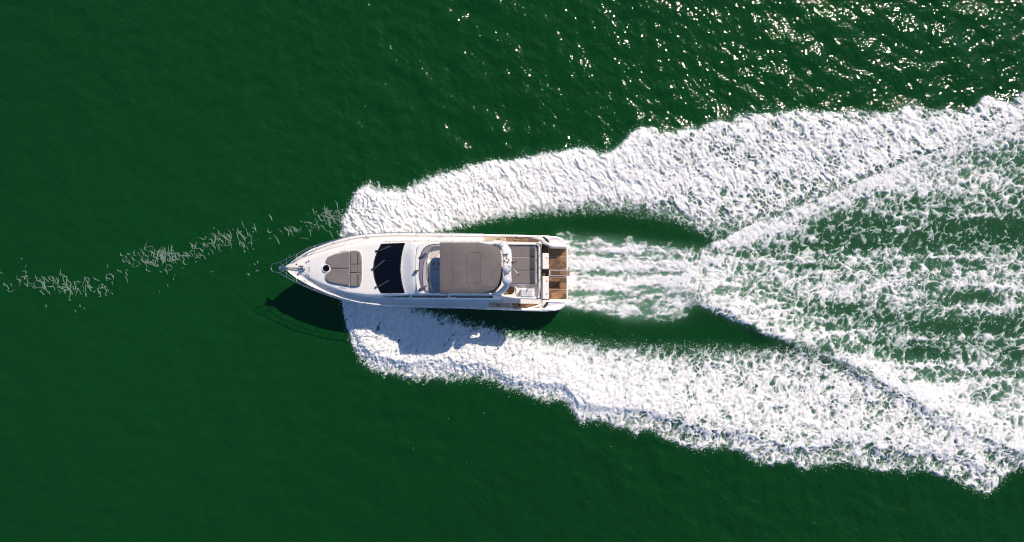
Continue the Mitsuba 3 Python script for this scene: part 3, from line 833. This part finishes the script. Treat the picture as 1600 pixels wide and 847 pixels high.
COAM = part(Y, 'flybridge_coaming', ring_wall(OUTER, INNER, 4.18, 0.42, 0.05), 'gelcoat', 40)
DB = [(690, 381.5), (674, 382.5), (663, 388), (657, 401), (655, 420), (656, 438), (660.5, 450.5), (672, 456.5), (690, 457.2)]
DT = [(692, 384.5), (677, 386.5), (669.5, 395.5), (667, 408), (666.4, 420), (667, 435), (671, 447.5), (680, 454.2), (692, 456)]
b_, t_ = smooth_path(at(*np.array(DB).T, 4.20), 5), smooth_path(at(*np.array(DT).T, 4.62), 5)
DEFL = part(Y, 'wind_deflector', loft([b_, b_ + 0.5 * (t_ - b_), t_]), 'tinted_acrylic', True)
part(DEFL, 'rim', tube(t_, 0.020, 6), 'grey_plastic', True)
part(DEFL, 'base_strip', tube(b_, 0.024, 6), 'grey_plastic', True)
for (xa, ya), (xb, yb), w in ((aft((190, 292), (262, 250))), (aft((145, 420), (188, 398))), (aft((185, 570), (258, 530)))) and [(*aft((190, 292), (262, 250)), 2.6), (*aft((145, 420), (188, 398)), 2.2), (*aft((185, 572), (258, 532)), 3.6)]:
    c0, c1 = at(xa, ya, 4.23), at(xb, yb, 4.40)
    part(DEFL, 'shadow_blob', tube([c0 + (c1 - c0) * f for f in np.linspace(0, 1, 9)], [0.02, 0.05, 0.08, 0.09, 0.085, 0.07, 0.05, 0.035, 0.02], 8), 'grey_plastic', True)  # solid dark blobs added in place of shadows on the cowl

CONS = part(Y, 'helm_console', pad(aft((290, 305), (330, 285), (460, 285), (460, 610), (345, 600), (300, 565), (278, 490), (274, 400)), 4.30, 0.55, 0.10, 0.15), 'pale_grey_plastic', 45)
for p in ((318, 345), (362, 345), (345, 395)):
    (x, y), = aft(p)
    part(CONS, 'gauge', lathe(x, y, 4.30, [(0.05, 0), (0.05, 0.015), (0.001, 0.016)], 14), 'black_rubber')
(x, y), = aft((352, 455))
part(CONS, 'binnacle', lathe(x, y, 4.28, [(0.38, 0), (0.37, 0.07), (0.30, 0.11), (0.001, 0.12)], 28), 'pale_grey_plastic')
wh = at(699, 443, 4.45)
a = np.linspace(0, 2 * np.pi, 25)
part(Y, 'steering_wheel', cat(tube(wh + 0.2 * np.column_stack([0.4 * np.cos(a), np.sin(a), 0.9 * np.cos(a)]), 0.02), tube([wh - [0.12, 0, 0.05], wh], 0.03), tube([wh - [0, 0.2, 0], wh + [0, 0.2, 0]], 0.014)), 'black_rubber')
for y0, y1 in ((405, 424), (433, 453)):
    seat = part(Y, 'helm_seat', box(708, 724, y0, y1, 4.25, 0.47, 0.06, 0.08), 'cushion_fabric', 45)
    part(seat, 'backrest', box(724.5, 729, y0, y1, 4.75, 0.6, 0.05, 0.04), 'cushion_fabric', 45)

part(Y, 'dark_infill', pad(aft((800, 350), (880, 350), (912, 372), (914, 450), (896, 520), (852, 580), (800, 580)), 4.32, 0.5, 0.06, 0.08), 'navy_infill', 45)  # dark navy block added to fill the gap between canopy and arch

# sun canopy
XB = np.linspace(687.2, 783.8, 40)
bu = np.interp(XB, [687, 750, 765, 777, 782, 784], [378.7, 378.7, 382.3, 386.2, 390, 404])
blo = np.interp(XB, [687, 747, 762, 772, 779, 782, 784], [458.6, 458.4, 455.6, 452.6, 444, 434, 424])
rr = np.random.default_rng(5)


def bim(x, t, dz=0.0):
    u, l = np.interp(x, XB, bu), np.interp(x, XB, blo)
    y = (u + l) / 2 + t * (l - u) / 2
    s = (x - 687) / 97
    sag = 0.035 * np.sin(np.clip(s, 0, 1) * np.pi * 3) ** 2 * (1 - t * t)
    z = 5.62 - 0.13 * t ** 2 - 0.10 * t ** 8 - 0.16 * (2 * s - 1) ** 4 - sag + 0.02 * float(fbm2(np.array(x * 0.09), np.array(y * 0.06), 3, 4) - 0.5) * 2
    return at(x, y, z + dz)


BIM = part(Y, 'sun_canopy', slab([[bim(x, t) for t in np.linspace(-1, 1, 41)] for x in XB], 0.025), 'canvas', 50)
for p0, p1 in (((487, 262), (487, 500)), ((606, 250), (606, 508)), ((725, 262), (725, 500)), ((612, 240), (722, 246)), ((610, 508), (720, 506)), ((722, 246), (748, 272)), ((470, 250), (487, 264))):
    (xa, ya), (xb, yb) = aft(p0, p1)
    pts = []
    for f in np.linspace(0, 1, 14):
        x, y = xa + (xb - xa) * f, ya + (yb - ya) * f
        u, l = np.interp(x, XB, bu), np.interp(x, XB, blo)
        pts.append(bim(x, (y - (u + l) / 2) / ((l - u) / 2), 0.004))
    part(BIM, 'seam', tube(pts, 0.019, 6), 'canvas', True)
for x, lean in ((689, 8), (735, 0), (778, -6)):
    part(BIM, 'frame_bow', tube([at(x + lean, 380.5, 4.15), *[bim(x, t, -0.06) for t in np.linspace(-0.96, 0.96, 11)], at(x + lean, 459.5 if x < 740 else 461, 4.15)], 0.02, 6), 'steel', True)

# radar arch with its aerials
ARC = [(779, 380.6, 4.05, 8.0), (783, 381.5, 4.6, 7.5), (787, 384.5, 5.0, 7.0), (791.5, 391, 5.16, 6.8), (792.8, 402, 5.22, 6.6), (792.5, 414, 5.24, 6.4), (792.6, 426, 5.22, 6.0), (793.5, 436, 5.16, 5.4), (793, 444, 5.05, 5.0), (788.5, 451, 4.85, 5.4), (782.5, 456.5, 4.5, 6.0), (777, 459.6, 4.05, 6.6)]
arc = smooth_path(np.array(ARC), 4)
st = []
cen = at(arc[:, 0], arc[:, 1], arc[:, 2])
tan = np.gradient(cen, axis=0)
tan[:, 0] = 0
tan /= np.linalg.norm(tan, axis=1, keepdims=True)
for c, t, (_, _, _, w) in zip(cen, tan, arc):
    nn = np.cross(t, [1, 0, 0])
    a = np.linspace(0, 2 * np.pi, 13)[:-1]
    st.append([c + np.array([1, 0, 0]) * w / 29 * np.sign(math.cos(q)) * abs(math.cos(q)) ** 0.6 + nn * 0.075 * math.sin(q) for q in a])
ARCH = part(Y, 'radar_arch', loft(st, closed=True, cap=True), 'gelcoat', 50)
part(ARCH, 'satellite_dome', lathe(792.2, 437.8, 5.26, dome_profile(0.255, 0.20), 28), 'dome_white', True)
part(ARCH, 'radar_dome', lathe(791.2, 420.0, 5.28, dome_profile(0.225, 0.16), 28), 'dome_white', True)
part(ARCH, 'aerial_dome', lathe(783.6, 383.2, 4.95, dome_profile(0.155, 0.14), 20), 'dome_white', True)
hp = at(789, 398, 5.36)
part(ARCH, 'horn', cat(tube([hp + [-0.15, 0, 0], hp + [0.02, 0.01, 0], hp + [0.14, 0.02, 0]], [0.035, 0.04, 0.07]), tube([hp - [0, 0, 0.12], hp], 0.02)), 'steel')
for p, rad in (((930, 320), 0.05), ((955, 330), 0.06), ((948, 296), 0.045), ((905, 318), 0.04), ((965, 310), 0.04)):
    (x, y), = aft(p)
    part(ARCH, 'lamp', lathe(x, y, 5.24, [(rad, 0), (rad, 0.08), (rad * 0.6, 0.12), (0.001, 0.13)], 12), 'grey_plastic')
part(ARCH, 'aerial', tube([at(785, 408, 5.2), at(784, 408.5, 5.9), at(782.5, 410, 6.9)], [0.018, 0.012, 0.007], 6), 'dome_white')
mast = smooth_path([at(797.5, 423.5, 5.2), at(799, 421, 5.55), at(803, 421.5, 5.8), at(807, 425, 5.86), at(810, 429, 5.86)], 4)
MAST = part(ARCH, 'light_mast', tube(mast, 0.024, 8), 'dome_white', True)
part(ARCH, 'mast_lamp', trimesh.creation.capsule(0.08, 0.045, count=[12, 12]).apply_translation(mast[-1] + [0, 0, -0.03]), 'red_cloth')
fs = at(796.5, 413.5, 5.25)
staff = part(ARCH, 'flag_staff', tube([fs, fs + [0.05, 0.03, 0.75]], 0.012, 6), 'steel')
uu, vv = np.meshgrid(np.linspace(0, 1, 12), np.linspace(0, 1, 5), indexing='ij')
fl = np.stack([0.06 + 0.30 * uu, 0.03 + 0.05 * np.sin(7 * uu + 2 * vv) + 0.10 * uu, 0.72 - 0.2 * vv - 0.10 * uu], -1) + fs
part(ARCH, 'flag', slab(fl, 0.006), 'red_cloth', True)

# lounge, stair well, wet bar and rail at the after end of the flybridge
LB = part(Y, 'aft_lounge', box(796, 838.5, 384.2, 444.2, 3.98, 0.2, 0.03, 0.05), 'gelcoat', 40)
for y0, y1 in ((385.3, 402.0), (402.6, 422.2), (422.5, 443.2)):
    part(LB, 'cushion', box(797, 828.5, y0, y1, 4.12, 0.15, 0.035, 0.03), 'cushion_fabric', 45)
    e = 1.0 if y1 > 440 else 0.0
    prof = [(827.4, 4.10), (828.6, 4.17), (834.6, 4.44), (835.8, 4.47), (836.8, 4.43), (837.2, 4.30), (837.2, 4.05)]
    g = [[at(x, y0 + 0.15 + (y1 + e - y0 - 0.3) * f, z - 0.03 * (2 * f - 1) ** 8) for f in np.linspace(0, 1, 11)] for x, z in prof]
    part(LB, 'backrest', slab(g, 0.04), 'cushion_fabric', 45)
part(LB, 'piping', tube([at(797.5, 402.3, 4.115), at(827.5, 402.3, 4.115)], 0.02, 6), 'piping', True)
STAIR = part(Y, 'stair_well', pad([(785, 444.8), (805, 444.8), (805, 462), (785, 462)], 3.30, 0.1, 0.01), 'teak_wood', False)
part(STAIR, 'rim', tube(smooth_path(at(np.array([795, 801, 806, 807.5, 805.5, 800]), np.array([443.8, 445, 449, 455, 460.5, 463]), 3.86), 6), 0.035, 8), 'gelcoat', True)
part(STAIR, 'tread', box(786, 794, 445.5, 461.5, 3.48, 0.04, 0.01), 'teak_wood', 30)
part(STAIR, 'tread', box(780, 786, 445.5, 461.5, 3.66, 0.04, 0.01), 'teak_wood', 30)
BAR = part(Y, 'wet_bar', box(813.5, 834, 450.8, 464, 4.22, 0.5, 0.04, 0.06), 'gelcoat', 40)
for k in range(5):
    part(BAR, 'lid_slat', box(815 + 3.5 * k, 817.6 + 3.5 * k, 452.3, 462.6, 4.245, 0.04, 0.01), 'dome_white', 30)
part(BAR, 'tap', tube([at(825, 451.6, 4.2), at(825, 451.6, 4.4), at(825, 454, 4.42)], 0.025), 'steel')
AR = part(Y, 'aft_rail', tube(at(np.array([838, 844.2, 845.2, 845.4, 845.2, 838]), np.array([380.8, 381.5, 388, 440, 466, 467]), np.array([4.45, 4.5, 4.52, 4.52, 4.5, 4.45])), 0.03, 8), 'grey_plastic', True)
for y in (382, 398, 417, 436, 452, 466):
    part(AR, 'stanchion', tube([at(844, y, 4.1), at(845, y, 4.5)], 0.02, 6), 'steel', True)
part(Y, 'locker', box(844.2, 846.2, 455, 465.5, 4.26, 0.3, 0.02), 'grey_plastic')

# side decks aft, quarters, transom lockers and swimming platform
def deck_patch(pts, dz, m, name, parent=DECK):
    g = np.array(pts, float)
    return part(parent, name, pad(g, 0, 0.02, 0.004, zfn=lambda X, Yw: np.interp(X * FOC / (CAM_H - 1.8) + 800, *_Z.T) - 0.09 + dz), m, False)


def patch_at(pts): return [tuple(q) for q in pts]


def side_patch(x0, x1, t0, t1, m, name):
    g = [[deck_point(x, t, 0.02) for t in np.linspace(t0, t1, 4)] for x in np.linspace(x0, x1, 10)]
    return part(DECK, name, slab(g, 0.02), m, True)


side_patch(757, 789, -0.985, -0.885, 'sunlit_teak', 'side_step')  # same teak deck as the strip aft, coloured as if sunlit
side_patch(790.5, 842, -0.985, -0.87, 'teak_wood', 'teak_strip')
side_patch(764, 799, 0.86, 0.985, 'sunlit_teak', 'side_step')
side_patch(800.5, 842, 0.86, 0.985, 'teak_wood', 'teak_strip')
for s in (-1, 1):
    for k in range(3):
        x = 776 + 2.0 * k
        part(DECK, 'grip_bar', tube([deck_point(x, s * 0.955, 0.04), deck_point(x + 1.0, s * 0.90, 0.04)], 0.014, 6), 'black_rubber')
drop = lambda X, Yw: -0.42 * sstep(2.2, 3.3, X)
QU = [(790, 367.0), (819, 367.5), (858, 368.2), (870, 368.8), (877, 370.4), (882, 373.5), (885.4, 378), (886.8, 383.5), (886.8, 386.6), (862, 386.4), (857.5, 384.2), (846.6, 380), (846.6, 377.4), (838, 374.2), (815, 371.0), (790, 369.0)]
QL = [(790, 484.3), (819, 485.4), (858, 486.2), (868, 486), (876, 483.8), (881.5, 480.4), (885.4, 475.6), (886.8, 471), (886.8, 468.4), (858, 468.8), (846.8, 469.2), (846.8, 473.5), (836, 477.6), (815, 480.8), (790, 481.8)]
for q, v in ((QU, ((846.5, 369.9), (850.6, 370.0), (856.8, 374.6), (859, 379.4), (855, 378.2), (850.5, 373.6))), (QL, ((845.5, 480.2), (848.6, 479.4), (853.4, 472.6), (857.0, 472.0), (856.6, 475.6), (853.0, 479.8)))):
    key = part(Y, 'quarter', pad(q, 1.66, 1.55, 0.10, 0.0, zfn=drop), 'gelcoat', 40)
    part(key, 'air_intake', pad(v, 1.675, 0.05, 0.01, 0.0), 'locker_dark', 40)
part(Y, 'cockpit_sole', box(786, 857.8, 384, 469, 1.0, 0.2, 0.02), 'teak_wood', 40)
for y0, y1 in ((395.2, 420.6), (431.3, 467.6)):
    key = part(Y, 'transom_locker', box(847.2, 857.6, y0, y1, 1.50, 0.9, 0.05, 0.04), 'gelcoat', 40)
    for yy in np.linspace(y0 + 8, y1 - 8, 1 if y1 < 425 else 2):
        part(key, 'latch', lathe(854.5, yy, 1.505, [(0.035, -0.01), (0.035, 0.012), (0.001, 0.014)], 10), 'black_rubber')
part(Y, 'transom_step', box(847.5, 857.6, 386, 394.6, 1.12, 0.2, 0.02), 'teak_wood', 40)
part(Y, 'transom_step', box(847.5, 857.0, 421.2, 430.6, 1.12, 0.2, 0.02), 'teak_wood', 40)
PLAT = part(Y, 'swim_platform', box(856.5, 887.4, 385, 470, 0.50, 0.28, 0.07, 0.12), 'gelcoat', 40)
for y0, y1 in ((387.6, 401.0), (401.5, 421.3), (421.8, 433.2), (433.7, 451.6), (452.1, 467.4)):
    part(PLAT, 'teak_panel', box(857.9, 885.4, y0, y1, 0.518, 0.03, 0.006), 'teak_wood', 40)
GANG = part(Y, 'gangway', cat(box(857, 890.6, 422.2, 423.3, 1.46, 0.10, 0.015), box(857, 890.6, 430.2, 431.3, 1.46, 0.10, 0.015), box(857, 860, 422.6, 431, 1.44, 0.6, 0.02)), 'pale_grey_plastic', 40)
for k in range(10):
    part(GANG, 'tread', box(860.3 + 3.0 * k, 863.0 + 3.0 * k, 423.4, 430.1, 1.445, 0.03, 0.006), 'teak_wood', 40)
